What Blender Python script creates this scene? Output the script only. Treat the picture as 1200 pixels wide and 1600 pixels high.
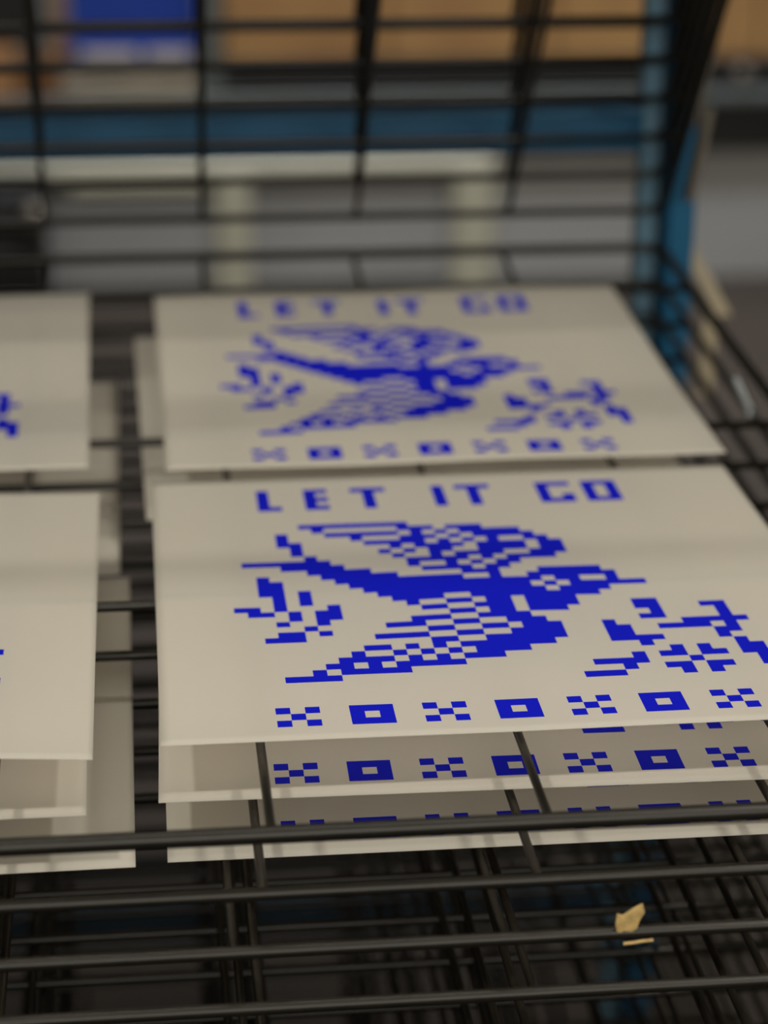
ART = """
......#########.......................
.......#......###.###.................
....#...######.#.#.#####..............
....#.....#...###.#.#####.............
....##.....#####.#.#.#..##............
.....#.......#.####.####.##...........
.....#......#.#.##..####.##...........
......#......#..#.####..###...........
.#######......#####.#.####............
....#####.....#..#.#.##...............
......#####....####.##................
..#....######.....###...#####.........
..##....##########..#..#######........
..##.....###############.##..#........
..##.#....#############.#.######......
...#.#.....#############.####.........
...#.#......####..##########..........
##.#...#.....#..##.##.####............
.##.#.##......##..###.####....##......
....#.##........##.##.###.....##...##.
...#..#......###..####.........#....#.
.....#.....###..##..###.......##....#.
...##.#.......##..##.###...#.....#####
..###.....####..##..####...##..####.#.
..............##..######...##......##.
.........##.#.#.#######....####....#..
........#..#.#.#.####........#......#.
.......####.#.#.###............#.#..##
......##.#.#####............#.##.##.##
.....#.#####.............####...#....#
...####....................#..##.##..#
........................###....#.#....
......................................
......................................
......................................
..#.#..###..#.#..###..#.#..###..#.#...
...#...#.#...#...#.#...#...#.#...#....
..#.#..###..#.#..###..#.#..###..#.#...
"""
import bpy, math, random
from mathutils import Matrix, Vector

# ------------------------------------------------------------------ scene, camera, light
S = bpy.context.scene
COL = S.collection
for o in list(bpy.data.objects):
    bpy.data.objects.remove(o)
random.seed(7)
Z0 = 0.9                                    # height of the top level shelf above the floor (m)

S.view_settings.view_transform = 'Standard'
S.view_settings.look = 'None'
S.view_settings.gamma = 1.0
S.view_settings.use_curve_mapping = False
S.view_settings.exposure = -0.1

def P(x, y, z):                              # rack millimetres -> world metres
    return Vector((x / 1000.0, y / 1000.0, z / 1000.0 + Z0))

cam_d = bpy.data.cameras.new('camera')
cam = bpy.data.objects.new('camera', cam_d)
COL.objects.link(cam)
_r = [(0.994052962535847, -0.10873622569822938, 0.005927975591159429),
      (-0.03327902584715112, -0.35516313561618773, -0.9342117819520056),
      (0.10368806157109077, 0.9284587122323648, -0.35666960280832527)]
_c = P(-47.189, -840.165, 399.171)
cam.matrix_world = Matrix(((_r[0][0], -_r[1][0], -_r[2][0], _c.x),
                           (_r[0][1], -_r[1][1], -_r[2][1], _c.y),
                           (_r[0][2], -_r[1][2], -_r[2][2], _c.z),
                           (0, 0, 0, 1)))
cam_d.sensor_fit = 'VERTICAL'
cam_d.sensor_height = 36.0
cam_d.lens = 3480.0 / 1600.0 * 36.0
cam_d.clip_start = 0.02
cam_d.dof.use_dof = True
cam_d.dof.focus_distance = 0.915
cam_d.dof.aperture_fstop = 5.0
S.camera = cam

W = bpy.data.worlds.new('world')
S.world = W
W.use_nodes = True
W.node_tree.nodes['Background'].inputs[0].default_value = (0.9, 0.93, 1.0, 1)
W.node_tree.nodes['Background'].inputs[1].default_value = 0.05

def area(name, loc, size, power, color, rot=(0, 0, 0), spread=180):
    d = bpy.data.lights.new(name, 'AREA')
    d.shape = 'RECTANGLE'
    d.size, d.size_y = size
    d.energy = power
    d.color = color
    d.spread = math.radians(spread)
    o = bpy.data.objects.new(name, d)
    o.location = loc
    o.rotation_euler = rot
    COL.objects.link(o)
    return o

# ceiling panels of the print shop: one right above the rack, the others further off
WARM = (1.0, 0.91, 0.77)
LP = 19.8
area('ceiling_lamp', (-1.0, -0.62, 2.72), (0.15, 0.15), LP, WARM)
area('ceiling_lamp', (1.1, -0.62, 2.72), (0.15, 0.15), LP, WARM)
area('ceiling_lamp', (0.1, 0.20, 2.72), (1.2, 0.03), 9.5, WARM)
# soft fill added behind the camera to brighten the lower sheets, no real window
area('front_fill', (0.2, -3.0, 2.1), (3.0, 0.9), 62.0, (1.0, 0.93, 0.82), (math.radians(90), 0, 0))
area('ceiling_lamp', (0.2, 3.3, 2.72), (1.2, 0.3), 19.0, (0.95, 0.97, 1.0), spread=100)
area('ceiling_lamp', (2.0, 3.2, 2.72), (1.2, 0.3), 17.0, (0.92, 0.96, 1.0), spread=100)

# ------------------------------------------------------------------ materials
def mat(name, color, rough=0.5, metal=0.0, noise=0.0, scale=20.0, spec=0.5, bump=0.0, color2=None, coat=0.0):
    m = bpy.data.materials.new(name)
    m.use_nodes = True
    nt = m.node_tree
    b = nt.nodes['Principled BSDF']
    b.inputs['Base Color'].default_value = (*color, 1)
    b.inputs['Roughness'].default_value = rough
    b.inputs['Metallic'].default_value = metal
    b.inputs['Specular IOR Level'].default_value = spec
    b.inputs['Coat Weight'].default_value = coat
    if noise or color2 or bump:
        tc = nt.nodes.new('ShaderNodeTexCoord')
        n = nt.nodes.new('ShaderNodeTexNoise')
        n.inputs['Scale'].default_value = scale
        n.inputs['Detail'].default_value = 5
        nt.links.new(tc.outputs['Object'], n.inputs['Vector'])
        if noise or color2:
            cr = nt.nodes.new('ShaderNodeValToRGB')
            c2 = color2 or tuple(c * (1 - noise) for c in color)
            cr.color_ramp.elements[0].position = 0.35
            cr.color_ramp.elements[1].position = 0.65
            cr.color_ramp.elements[0].color = (*c2, 1)
            cr.color_ramp.elements[1].color = (*color, 1)
            nt.links.new(n.outputs['Fac'], cr.inputs['Fac'])
            nt.links.new(cr.outputs['Color'], b.inputs['Base Color'])
        if bump:
            bp = nt.nodes.new('ShaderNodeBump')
            bp.inputs['Strength'].default_value = bump
            bp.inputs['Distance'].default_value = 0.001
            nt.links.new(n.outputs['Fac'], bp.inputs['Height'])
            nt.links.new(bp.outputs['Normal'], b.inputs['Normal'])
    return m

M_paper = mat('paper', (0.80, 0.79, 0.73), 0.75, noise=0.02, scale=9, spec=0.25)
def translucent(m, fac, color):
    nt = m.node_tree
    b = nt.nodes['Principled BSDF']; out = nt.nodes['Material Output']
    t = nt.nodes.new('ShaderNodeBsdfTranslucent'); t.inputs['Color'].default_value = (*color, 1)
    mx = nt.nodes.new('ShaderNodeMixShader'); mx.inputs[0].default_value = fac
    nt.links.new(b.outputs[0], mx.inputs[1]); nt.links.new(t.outputs[0], mx.inputs[2])
    nt.links.new(mx.outputs[0], out.inputs['Surface'])
translucent(M_paper, 0.52, (0.92, 0.88, 0.82))
M_back = mat('paper_back', (0.80, 0.79, 0.73), 0.75, spec=0.25)
translucent(M_back, 0.88, (0.92, 0.88, 0.82))
M_ink = mat('blue_ink', (0.006, 0.010, 0.50), 0.6, spec=0.04)
M_wire = mat('black_wire', (0.010, 0.009, 0.0065), 0.36, noise=0.3, scale=60, bump=0.15, spec=0.4)
M_blue = mat('blue_paint', (0.002, 0.10, 0.22), 0.45, noise=0.15, scale=8)
M_sheen = mat('pale_sheen_blue', (0.10, 0.20, 0.28), 0.4, noise=0.2, scale=12)  # sheen on the blue posts' front faces, put into the colour
M_steel = mat('bare_steel', (0.22, 0.2, 0.17), 0.4, metal=1.0)
M_shiny = mat('shiny_steel', (0.27, 0.30, 0.31), 0.3, metal=1.0)
M_cream = mat('cream_paint', (0.54, 0.52, 0.40), 0.5, noise=0.05, scale=6)
M_strap = mat('cream_strap', (0.36, 0.31, 0.21), 0.5, noise=0.1, scale=30)
M_floor = mat('brown_floor', (0.044, 0.031, 0.021), 0.75, noise=0.25, scale=3)
M_wallg = mat('wall_paint', (0.36, 0.36, 0.34), 0.8, noise=0.05, scale=2)
M_ceil = mat('ceiling_paint', (0.55, 0.55, 0.52), 0.9, noise=0.05, scale=2)
M_panel = mat('grey_blue_panel', (0.37, 0.37, 0.365), 0.6, noise=0.12, scale=3)
M_dark = mat('dark_grey_metal', (0.02, 0.02, 0.02), 0.5, noise=0.2, scale=5)
M_black = mat('black_plastic', (0.006, 0.006, 0.006), 0.5, noise=0.2, scale=5)
M_edge = mat('grey_laminate', (0.11, 0.125, 0.12), 0.5, noise=0.1, scale=6)
M_wood = mat('plywood', (0.42, 0.235, 0.085), 0.55, color2=(0.32, 0.165, 0.06), scale=4)
M_card = mat('cardboard', (0.40, 0.20, 0.08), 0.7, noise=0.15, scale=6)
M_card2 = mat('brown_cardboard', (0.16, 0.07, 0.02), 0.7, noise=0.15, scale=6)
M_bluebox = mat('blue_plastic', (0.001, 0.04, 0.34), 0.6, noise=0.1, scale=6)
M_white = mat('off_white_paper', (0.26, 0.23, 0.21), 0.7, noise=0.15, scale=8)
M_yell = mat('pale_tray', (0.30, 0.25, 0.17), 0.6, color2=(0.22, 0.19, 0.16), scale=3)
M_tape = mat('masking_tape', (0.62, 0.44, 0.17), 0.7, noise=0.35, scale=300)

# ------------------------------------------------------------------ helpers
def obj(name, verts, faces, m, parent=None, smooth=False, mats=None, fm=None):
    me = bpy.data.meshes.new(name)
    me.from_pydata([tuple(v) for v in verts], [], faces)
    for mm in (mats or [m]):
        me.materials.append(mm)
    if fm:
        me.polygons.foreach_set('material_index', fm)
    if smooth:
        me.polygons.foreach_set('use_smooth', [True] * len(me.polygons))
    me.update()
    o = bpy.data.objects.new(name, me)
    COL.objects.link(o)
    if parent:
        o.parent = parent
    return o

def tag(o, label=None, cat=None, group=None, kind=None):
    if label: o['label'] = label
    if cat: o['category'] = cat
    if group: o['group'] = group
    if kind: o['kind'] = kind
    return o

def empty(name, loc):
    o = bpy.data.objects.new(name, None)
    o.location = loc
    COL.objects.link(o)
    return o

class MB:
    def __init__(s): s.v = []; s.f = []
    def add(s, v, f):
        n = len(s.v); s.v += [Vector(p) for p in v]; s.f += [tuple(i + n for i in q) for q in f]
    def box(s, a, b, bev=0.0):
        # chamfered box from corner a to corner b (in the caller's units)
        x0, y0, z0 = a; x1, y1, z1 = b
        if bev <= 0:
            v = [(x, y, z) for x in (x0, x1) for y in (y0, y1) for z in (z0, z1)]
            s.add(v, [(0, 1, 3, 2), (4, 6, 7, 5), (0, 4, 5, 1), (2, 3, 7, 6), (0, 2, 6, 4), (1, 5, 7, 3)])
            return
        k = bev
        def ring(z, i):
            return [(x0 + i + k, y0 + i, z), (x1 - i - k, y0 + i, z), (x1 - i, y0 + i + k, z), (x1 - i, y1 - i - k, z),
                    (x1 - i - k, y1 - i, z), (x0 + i + k, y1 - i, z), (x0 + i, y1 - i - k, z), (x0 + i, y0 + i + k, z)]
        v = ring(z0, k) + ring(z0 + k, 0) + ring(z1 - k, 0) + ring(z1, k)
        f = [tuple(range(7, -1, -1)), tuple(range(24, 32))]
        for r in range(3):
            for i in range(8):
                j = (i + 1) % 8
                f.append((r * 8 + i, r * 8 + j, r * 8 + 8 + j, r * 8 + 8 + i))
        s.add(v, f)
    def tube(s, pts, r, seg=10, closed=False):
        pts = [Vector(p) for p in pts]
        n = len(pts)
        base = len(s.v)
        up = None
        rings = []
        for i, p in enumerate(pts):
            a = pts[i - 1] if (i > 0 or closed) else p
            b = pts[(i + 1) % n] if (i < n - 1 or closed) else p
            t = (b - a).normalized()
            if up is None:
                up = Vector((0, 0, 1)) if abs(t.z) < 0.9 else Vector((1, 0, 0))
            side = t.cross(up)
            if side.length < 1e-6:
                side = t.orthogonal()
            side.normalize()
            up2 = side.cross(t).normalized()
            up = up2
            rings.append([p + side * (math.cos(q) * r) + up2 * (math.sin(q) * r)
                          for q in [2 * math.pi * k / seg for k in range(seg)]])
        for rg in rings:
            s.v += rg
        m = n if closed else n - 1
        for i in range(m):
            j = (i + 1) % n
            for k in range(seg):
                l = (k + 1) % seg
                s.f.append((base + i * seg + k, base + i * seg + l, base + j * seg + l, base + j * seg + k))
        if not closed:
            s.f.append(tuple(base + k for k in range(seg - 1, -1, -1)))
            s.f.append(tuple(base + (n - 1) * seg + k for k in range(seg)))
    def build(s, name, m, parent=None, smooth=False, origin=(0, 0, 0), mm=True):
        sc = 0.001 if mm else 1.0
        og = Vector(origin)
        o = obj(name, [(v - og) * sc for v in s.v], s.f, m, parent, smooth)
        if smooth:
            # keep caps and chamfers crisp
            for p in o.data.polygons:
                if len(p.vertices) > 4: p.use_smooth = False
        return o

# ------------------------------------------------------------------ the room
def slab(name, a, b, m):
    mb = MB(); mb.box(a, b)
    o = mb.build(name, m, mm=False)
    return tag(o, kind='structure')
slab('floor', (-3.6, -3.2, -0.1), (3.6, 4.8, 0.0), M_floor)
slab('ceiling', (-3.6, -3.2, 2.75), (3.6, 4.8, 2.85), M_ceil)
slab('wall_back', (-3.6, 4.7, 0.0), (3.6, 4.8, 2.75), M_wallg)
slab('wall_front', (-3.6, -3.2, 0.0), (3.6, -3.1, 2.75), M_wallg)
slab('wall_left', (-3.6, -3.1, 0.0), (-3.5, 4.7, 2.75), M_wallg)
slab('wall_right', (3.5, -3.1, 0.0), (3.6, 4.7, 2.75), M_wallg)

# ------------------------------------------------------------------ the drying rack
XL, XR = -530.0, 313.0
YF, YB = -124.0, 650.0
def prof(y):                                  # the loaded shelves rise a little towards their hinges
    s = max(0.0, (y - 280.0) / 370.0)
    return 18.5 * s ** 1.5
rack = empty('drying_rack', (0, 0, 0))
tag(rack, 'black wire print drying rack with a blue steel frame, upper shelves swung up', 'drying rack')

def ys(a, b, n): return [a + (b - a) * i / n for i in range(n + 1)]
def frame_mesh(flat, rad):
    f = (lambda y: 0.0) if flat else prof
    mb = MB(); rc = 14.0
    pts = []
    for cx, cy, a0 in ((XR - rc, YF + rc, -90), (XR - rc, YB - rc, 0), (XL + rc, YB - rc, 90), (XL + rc, YF + rc, 180)):
        for k in range(6):
            a = math.radians(a0 + 18 * k)
            x, y = cx + rc * math.cos(a), cy + rc * math.sin(a)
            pts.append((x, y))
        if a0 == 0 or a0 == 180: continue
        xs = XR if a0 == -90 else XL
        rng = ys(YF + rc, YB - rc, 14)[1:-1]
        if a0 == 90: rng = rng[::-1]
        # side rods follow the profile
        if a0 == -90: pts += [(XR, y) for y in rng]
        else: pts += [(XL, y) for y in rng]
    pts = [(x, y, -0.3 + f(y)) for x, y in pts]
    mb.tube(pts, rad, 12, closed=True)
    return mb
def cross_mesh(flat):
    f = (lambda y: 0.0) if flat else prof
    mb = MB(); mb.tube([(0, YF + 2.2, -1.6), (0, YF + 7, -4.6), (0, YF + 14, -6.4)] + [(0, y, -6.6 + f(y)) for y in ys(YF + 30, YB - 20, 12)] + [(0, YB - 6, -5.0 + f(YB)), (0, YB - 2, -2.0 + f(YB))], 1.9, 8)
    return mb
def lat_mesh(y, flat):
    f = (lambda q: 0.0) if flat else prof
    mb = MB(); mb.tube([(x, y, -2.5 + f(y)) for x in ys(XL, XR, 6)], 2.4, 10)
    return mb
LATS = (568.0, 322.0, 97.0)
CROSS = [-7.0 + 104.5 * k for k in range(-4, 3)]
protos = {}
def make_shelf(flat, key, z, tilt=0.0, dx=0.0, extra=(), cross=True):
    """one wire shelf: frame rod with cross wires and lateral wires as sub-parts; origin at the hinge rod"""
    og = (0, YB, 0)
    if key not in protos:
        fr = frame_mesh(flat, {'top': 3.4, 'level': 2.55, 'raised': 2.9}[key]).build('wire_shelf', M_wire, None, True, og)
        cr = cross_mesh(flat).build('cross_wire', M_wire, None, True, og)
        ls = [lat_mesh(y, flat).build('lateral_wire', M_wire, None, True, og) for y in LATS]
        protos[key] = (fr.data, cr.data, [l.data for l in ls])
        for o in [fr, cr] + ls: bpy.data.objects.remove(o)
    fd, cd, ld = protos[key]
    s = bpy.data.objects.new('wire_shelf', fd); COL.objects.link(s); s.parent = rack
    s.location = P(0, YB, z); s.rotation_euler = (-tilt, 0, 0)
    for i, x in enumerate(CROSS):
        c = bpy.data.objects.new('cross_wire', cd); COL.objects.link(c); c.parent = s
        c.location = ((x + dx + (random.uniform(-1.2, 1.2) if z < -30 else 0)) / 1000, 0, 0)
    for d in ld:
        c = bpy.data.objects.new('lateral_wire', d); COL.objects.link(c); c.parent = s
    for y in extra:
        lat_mesh(y, flat).build('lateral_wire', M_wire, s, True, og)
    return s
PITCH = 24.6
DX = {0: 0, 1: -3.5, 2: -15, 3: -4.5}
for k in range(32):
    s = make_shelf(False, 'level' if k else 'top', -PITCH * k, dx=DX.get(k, random.uniform(-16, 6)))
N_UP = 14
TILT = math.radians(51)
for k in range(N_UP):
    z = 44.5 + 25.7 * k
    s = make_shelf(True, 'raised', z, tilt=TILT + random.uniform(-0.003, 0.003), dx=random.uniform(-0.4, 0.4))

# blue steel frame behind the shelves
def part_box(name, a, b, m, parent=rack, bev=2.0):
    mb = MB(); mb.box(tuple(P(*a) * 1000), tuple(P(*b) * 1000), bev)
    return mb.build(name, m, parent)
part_box('upright_post', (322, 672, -880), (342, 712, 720), M_blue)
part_box('upright_post', (-562, 672, -880), (-540, 712, 720), M_blue)
part_box('sheen_strip', (304, 690, -860), (320, 706, 700), M_sheen)  # added strip, not a rack part: carries the post's pale sheen as colour
part_box('sheen_strip', (-536, 690, -860), (-520, 706, 700), M_sheen)  # same added sheen strip for the left post
part_box('cross_beam', (-540, 686, 78), (304, 722, 107), M_blue)
part_box('cross_beam', (-540, 686, -540), (304, 722, -512), M_blue)
part_box('cross_beam', (-540, 686, 690), (304, 722, 718), M_blue)
part_box('base_foot', (322, -150, -880), (344, 900, -845), M_blue)
part_box('base_foot', (-564, -150, -880), (-540, 900, -845), M_blue)
for x in (333, -552):
    for y in (-110, 860):
        mb = MB(); c = P(x, y, -890) * 1000
        mb.tube([(c.x - 9, c.y, c.z + 2), (c.x + 9, c.y, c.z + 2)], 12, 16)
        mb.build('caster', M_black, rack, True)
# cream strap hanging beside the hinge side of the shelves
mb = MB()
for (x0, y0, z0, x1, y1, z1) in ((338, 700, 16, 372, 690, -44), (362, 690, -46, 360, 686, -104)):
    a, b = P(x0, y0, z0) * 1000, P(x1, y1, z1) * 1000
    w = Vector((5.5, 0, 0)); t = Vector((0, 1.2, 0))
    v = [a - w - t, a + w - t, a + w + t, a - w + t, b - w - t, b + w - t, b + w + t, b - w + t]
    mb.add(v, [(3, 2, 1, 0), (4, 5, 6, 7), (0, 1, 5, 4), (1, 2, 6, 5), (2, 3, 7, 6), (3, 0, 4, 7)])
tag(mb.build('strap', M_strap, rack), 'cream strap')
# return springs on the right hand side
def spring(a, b, r=4.0, wire=0.9, turns=26, parent=rack):
    a, b = P(*a) * 1000, P(*b) * 1000
    ax = (b - a); L = ax.length; ax.normalize()
    u = ax.orthogonal().normalized(); w = ax.cross(u)
    n = turns * 10
    pts = [a + ax * (L * i / n) + u * (r * math.cos(2 * math.pi * turns * i / n)) + w * (r * math.sin(2 * math.pi * turns * i / n)) for i in range(n + 1)]
    mb = MB(); mb.tube(pts, wire, 5)
    return tag(mb.build('spring', M_steel, parent, True), 'silver coil spring')
o = spring((300, 354, -6), (306, 412, -5), r=2.6, turns=24)
o.data.materials[0] = M_shiny
for k in range(0, 10, 2):
    z = 44.5 + 25.7 * k
    spring((328, 640, z + 10), (328, 600, z + 78), r=4, turns=24)

# ------------------------------------------------------------------ the prints
def glyph(c, n):                              # is the cell with centre (c, n) inked
    ci, ni = math.floor(c), math.floor(n)
    rows = ART_ROWS
    r = 30 - ni
    if 0 <= r < len(rows):
        q = ci + 2
        if 0 <= q < len(rows[r]) and rows[r][q] == '#': return True
    t = n - TEXT0
    if 0 <= t < 5:
        k = 4 - int(t)
        for c0, gl in TEXT:
            q = ci - c0
            if 0 <= q < len(gl[k]) and c >= c0 and gl[k][q] == '#': return True
    return False
ART_ROWS = [l for l in ART.strip('\n').split('\n')]
TEXT0 = 34.55
TEXT = [(1, ['#.', '#.', '#.', '#.', '##']), (5, ['##', '#.', '##', '#.', '##']), (9, ['###', '.#.', '.#.', '.#.', '.#.']),
        (16, ['#', '#', '#', '#', '#']), (18, ['###', '.#.', '.#.', '.#.', '.#.']),
        (25, ['###', '#..', '#..', '#.#', '###']), (29, ['###', '#.#', '#.#', '#.#', '###'])]
CW, CH = 6.0, 5.823
C0, C1, N0, N1 = -7.8, 42.5, -8.97, 42.6

def make_print(label, x0, y0, z0, rot=0.0, warp=None, group=None, follow=True, art=True):
    """one square sheet; local origin = its front left corner"""
    xs_ = [C0] + [float(i) for i in range(-7, 43)] + [C1]
    ys_ = sorted([N0, N1] + [float(i) for i in range(-8, 35)] + [TEXT0 + i for i in range(6)] + [40.6, 41.6])
    ys_ = [y for y in ys_ if not (y == 34.0 and False)]
    nx, ny = len(xs_), len(ys_)
    T = 0.38
    ca, sa = math.cos(rot), math.sin(rot)
    verts = []
    for lay in (1, 0):
        for yy in ys_:
            for xx in xs_:
                lx, ly = (xx - C0) * CW, (yy - N0) * CH
                wx, wy = x0 + lx * ca - ly * sa, y0 + lx * sa + ly * ca
                dz = prof(wy) if follow else 0.0
                if warp: dz += warp(xx, yy)
                verts.append(Vector((wx, wy, z0 + dz + 0.25 + lay * T)))
    og = Vector((x0, y0, z0))
    faces, fm = [], []
    NN = nx * ny
    for j in range(ny - 1):
        for i in range(nx - 1):
            a = j * nx + i
            faces.append((a, a + 1, a + nx + 1, a + nx))
            fm.append(1 if art and glyph((xs_[i] + xs_[i + 1]) / 2, (ys_[j] + ys_[j + 1]) / 2) else 0)
            faces.append((NN + a + nx, NN + a + nx + 1, NN + a + 1, NN + a)); fm.append(2)
    for i in range(nx - 1):
        faces.append((NN + i, NN + i + 1, i + 1, i)); fm.append(0)
        b = (ny - 1) * nx + i
        faces.append((b, b + 1, NN + b + 1, NN + b)); fm.append(0)
    for j in range(ny - 1):
        a = j * nx
        faces.append((a, a + nx, NN + a + nx, NN + a)); fm.append(0)
        b = j * nx + nx - 1
        faces.append((NN + b, NN + b + nx, b + nx, b)); fm.append(0)
    o = obj('art_print', [(v - og) * 0.001 for v in verts], faces, None, None, True, [M_paper, M_ink, M_back], fm)
    o.location = P(x0, y0, z0)
    tag(o, label, 'art print', group)
    return o

def g2(c, n, c0, n0, s): return math.exp(-((c - c0) ** 2 + (n - n0) ** 2) / (2 * s * s))
make_print('sharp white LET IT GO print with whole blue hummingbird, nearest print on the top shelf',
           C0 * CW, N0 * CH, 0.0, 0.0,
           lambda c, n: 0.9 * g2(c, n, 17, 13, 5) + 0.9 - 0.7 * g2(c, n, 3, 16, 5) - 0.5 * g2(c, n, 30, 15, 5) - 0.4 * g2(c, n, 15, -6, 6))
make_print('blurred white LET IT GO print with whole hummingbird, behind the sharp one',
           -39.0, 267.5, 0.0, math.radians(0.4), lambda c, n: 0.8 * math.sin((c + n) * 0.11) ** 2)
make_print('white print left of the sharp hummingbird print, topmost of its stack',
           -375.0, -59.5, 0.0, math.radians(0.0), lambda c, n: min(3.6, 0.38 * (42.5 - c)) * (0.25 + 0.75 * math.exp(-(n + 9) / 10)) + 0.35 * g2(c, n, 42, 10, 6))
make_print('blurred white print left of the blurred hummingbird print, on the top shelf',
           -381.0, 271.5, 0.0, math.radians(0.7), lambda c, n: 0.5 + 0.5 * math.sin(n * 0.2) ** 2)
# second shelf
make_print('white print on the second shelf directly under the sharp hummingbird print',
           -48.3, -52.0, -PITCH, math.radians(-0.9), lambda c, n: 0.4)
make_print('white print on the second shelf at front left, only its short front strip showing',
           -378.5, -61.5, -PITCH, math.radians(0.5), lambda c, n: 0.03 * (42.5 - c))
make_print('blank white sheet on the second shelf, left edge showing under the blurred hummingbird print',
           -50.0, 262.0, -PITCH, math.radians(0.9), None, art=False)
# third shelf
make_print('white print on the third shelf, lowest of the three at front right',
           -45.5, -56.0, -2 * PITCH, math.radians(-0.2), lambda c, n: 0.3)
make_print('white print on the third shelf, lowest of the front left sheets beside the dark gap',
           -360.0, -60.0, -2 * PITCH, math.radians(0.3), lambda c, n: 0.3)
make_print('blurred white print low in the gap, on the third shelf at back left',
           -366.5, 246.0, -2 * PITCH, math.radians(0.3), lambda c, n: 0.3)

# scrap of tape on the third front rod
mb = MB()
og = Vector((127, -125, -2 * PITCH + 3.2))
pl = [(-5.6, 1), (-5.2, 5.5), (-2.8, 4.6), (1.0, 7.6), (4.4, 9.4), (5.2, 6.2), (3.4, 2.6), (2.6, -1.0), (0.6, -2.2), (-2.4, -1.4), (-4.8, -3.0)]
top = [(x, -1.2 + 0.25 * math.sin(x), z) for x, z in pl]
bot = [(x, 0.2 + 0.3 * math.cos(x * 2), z) for x, z in pl]
n = len(pl)
mb.add([Vector(v) + og for v in top + bot], [tuple(range(n - 1, -1, -1)), tuple(range(n, 2 * n))] + [(i, (i + 1) % n, n + (i + 1) % n, n + i) for i in range(n)])
mb.tube([og + Vector(p) for p in ((-2.8, -3.2, -5.8), (1, -3.4, -5.5), (4, -3.3, -5.1), (8.5, -3.2, -4.9))], 0.6, 6)
o = mb.build('tape_scrap', M_tape, None, False, tuple(og)); o.location = P(*og)
tag(o, 'tiny torn yellowish scrap of tape stuck on a black front rod of the rack', 'tape scrap')

# ------------------------------------------------------------------ the workshop behind
def T(root, name, a, b, m, bev=2.0):
    og = root.location * 1000
    mb = MB(); mb.box(tuple(P(*a) * 1000), tuple(P(*b) * 1000), bev)
    o = mb.build(name, m, root, False, tuple(og))
    return o
def single(name, a, b, m, label, cat, bev=3.0, group=None):
    og = P((a[0] + b[0]) / 2, (a[1] + b[1]) / 2, a[2])
    mb = MB(); mb.box(tuple(P(*a) * 1000), tuple(P(*b) * 1000), bev)
    o = mb.build(name, m, None, False, tuple(og * 1000)); o.location = og
    return tag(o, label, cat, group)

b = empty('workbench', P(300, 4200, -900))
tag(b, 'long dark workbench with a grey front panel standing across the back', 'workbench')
T(b, 'front_panel', (-1800, 3960, -899), (2600, 3985, -600), M_panel)
T(b, 'apron', (-1800, 3930, -606), (2600, 3960, -492), M_dark)
T(b, 'bench_top', (-1820, 3900, -493), (2620, 4560, -469), M_edge, 4)
T(b, 'side_panel', (-1800, 3985, -899), (-1770, 4540, -493), M_panel)
T(b, 'side_panel', (2570, 3985, -899), (2600, 4540, -493), M_panel)

c = empty('plywood_cabinet', P(700, 4150, -469))
tag(c, 'wide orange plywood cabinet on a black tray base on the bench', 'cabinet')
T(c, 'tray_base', (133, 3930, -468), (2400, 4400, -402), M_black, 3)
for i, (x0, x1) in enumerate(((140, 492), (500, 852), (860, 1300), (1308, 1780), (1788, 2380))):
    T(c, 'door', (x0, 3945, -401), (x1, 3965, 60), M_wood, 3)
T(c, 'body', (136, 3966, -401), (2386, 4380, 64), M_wood, 3)

single('metal_post', (92, 3915, -468), (132, 3950, 300), M_edge, 'grey square post standing between the blue crate and the plywood cabinet', 'post')
cr = empty('plastic_crate', P(-50, 4080, -394))
tag(cr, 'bright blue plastic crate on white boxes at the left of the bench', 'crate')
for a_, b_ in (((-185, 3965, -394), (85, 3972, -180)), ((-185, 4160, -394), (85, 4167, -180)),
               ((-185, 3972, -394), (-178, 4160, -180)), ((78, 3972, -394), (85, 4160, -180)), ((-178, 3972, -394), (78, 4160, -388))):
    pass
mbc = MB()
for a_, b_ in (((-185, 3965, -394), (85, 3972, -180)), ((-185, 4160, -394), (85, 4167, -180)),
               ((-185, 3972, -394), (-178, 4160, -180)), ((78, 3972, -394), (85, 4160, -180)), ((-178, 3972, -394), (78, 4160, -388))):
    mbc.box(tuple(P(*a_) * 1000), tuple(P(*b_) * 1000), 1.5)
mbc.build('body', M_bluebox, cr, False, tuple(cr.location * 1000))
mbc = MB(); mbc.box(tuple(P(-192, 3958, -196) * 1000), tuple(P(92, 3966, -178) * 1000), 2)
mbc.build('rim', M_bluebox, cr, False, tuple(cr.location * 1000))
def roll(x0, x1, y, z, r, m, label):
    og = P((x0 + x1) / 2, y, z)
    mb = MB(); mb.tube([P(x0, y, z) * 1000, P(x0 + 4, y, z) * 1000, P(x1 - 4, y, z) * 1000, P(x1, y, z) * 1000], r, 20)
    o = mb.build('paper_roll', m, None, True, tuple(og * 1000)); o.location = og
    return tag(o, label, 'paper roll', 'paper rolls under the blue crate')
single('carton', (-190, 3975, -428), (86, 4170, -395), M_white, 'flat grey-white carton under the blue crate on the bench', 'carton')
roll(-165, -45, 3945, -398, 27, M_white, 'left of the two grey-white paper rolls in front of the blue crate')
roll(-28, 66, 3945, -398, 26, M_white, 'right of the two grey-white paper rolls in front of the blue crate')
single('tray', (-206, 3915, -468), (84, 4160, -429), M_yell, 'shallow pale tray on the bench edge under the cartons', 'tray', 6)
single('cardboard_box', (-290, 3930, -468), (-212, 4130, -395), M_card2, 'small dark brown cardboard box beside the pale tray', 'box')
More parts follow.
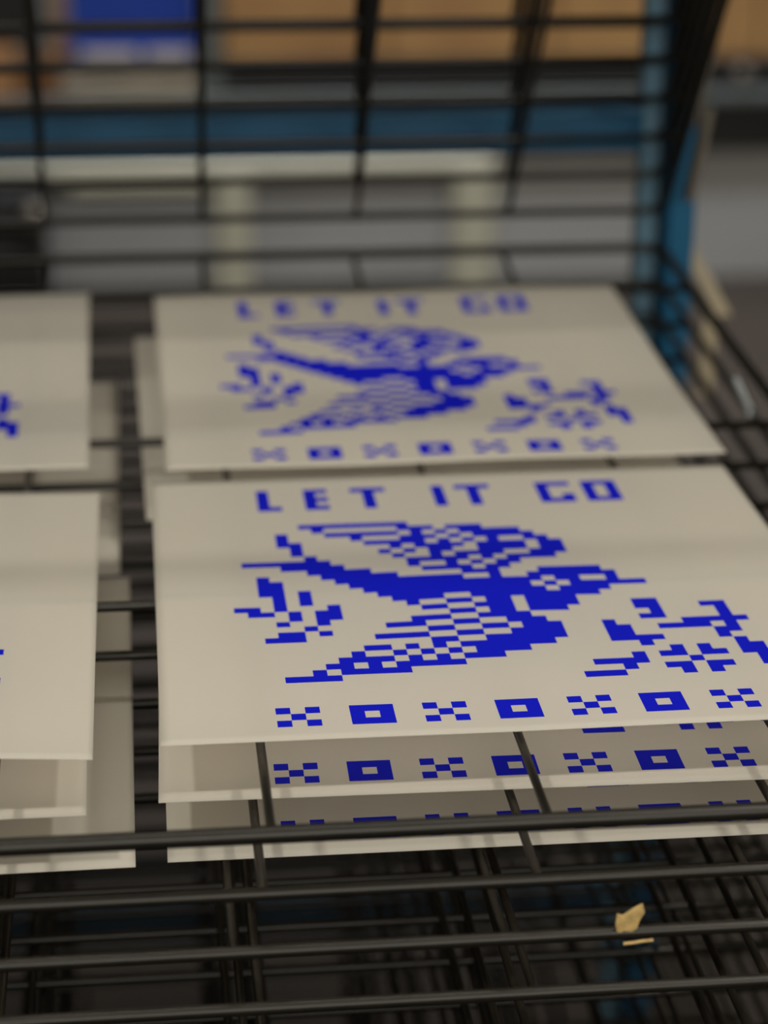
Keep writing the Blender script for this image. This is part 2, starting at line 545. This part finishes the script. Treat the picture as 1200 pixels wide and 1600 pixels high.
single('cardboard_box', (-560, 3930, -468), (-300, 4130, -370), M_card, 'orange-brown cardboard box at the far left on the bench', 'box')
single('tan_tube', (-222, 4000, -468), (-196, 4030, -150), M_card, 'narrow upright tan board left of the blue crate', 'board')
cb = single('black_case', (-560, 3990, -360), (-250, 4130, -120), M_black, 'black case at the upper left corner above the cardboard boxes', 'case')

# cream tubular stand in front of the bench
st = empty('metal_stand', P(300, 3800, -899))
tag(st, 'cream painted metal stand with square legs in front of the workbench', 'stand')
T(st, 'top_rail', (-800, 3840, -628), (716, 3880, -588), M_cream, 12)
def leg(x0, x1):
    T(st, 'leg', (x0, 3836, -899), (x1, 3890, -590), M_cream, 14)
leg(106, 186); leg(622, 714); leg(-800, -720)
T(st, 'lower_lip', (-200, 3842, -662), (88, 3872, -626), M_cream, 10)
# black bin in front of the stand, far left
bb = empty('black_bin', P(-350, 3700, -899))
tag(bb, 'black slatted bin on the floor at the left behind the rack', 'bin')
T(bb, 'body', (-520, 3640, -899), (-244, 3825, -600), M_black, 6)
def knob(root, x, y, z, r, name, label):
    og = root.location * 1000
    mb = MB(); c = P(x, y, z) * 1000
    n = 8; base = []
    rows = [(-20, 0.35), (-8, 0.35), (-9, 0.8), (-14, 1.0), (-22, 1.0), (-28, 0.75), (-30, 0.3)]
    for dy, k in rows:
        base.append([c + Vector((r * k * math.cos(2 * math.pi * i / 16), dy, r * k * math.sin(2 * math.pi * i / 16))) for i in range(16)])
    v = [p for ring in base for p in ring]
    f = [(a * 16 + i, a * 16 + (i + 1) % 16, a * 16 + 16 + (i + 1) % 16, a * 16 + 16 + i) for a in range(1, len(rows) - 1) for i in range(16)]
    f.append(tuple((len(rows) - 1) * 16 + i for i in range(16)))
    mb.add(v, f)
    return tag(mb.build(name, M_steel, root, True, tuple(og)), label)
knob(bb, -263, 3640, -655, 30, 'knob', 'grey metal knob')
knob(c, 1267, 3934, -440, 22, 'knob', 'silver knob')
for k in range(3):
    T(bb, 'slat', (-520, 3628, -860 + 90 * k), (-244, 3640, -820 + 90 * k), M_dark, 3)
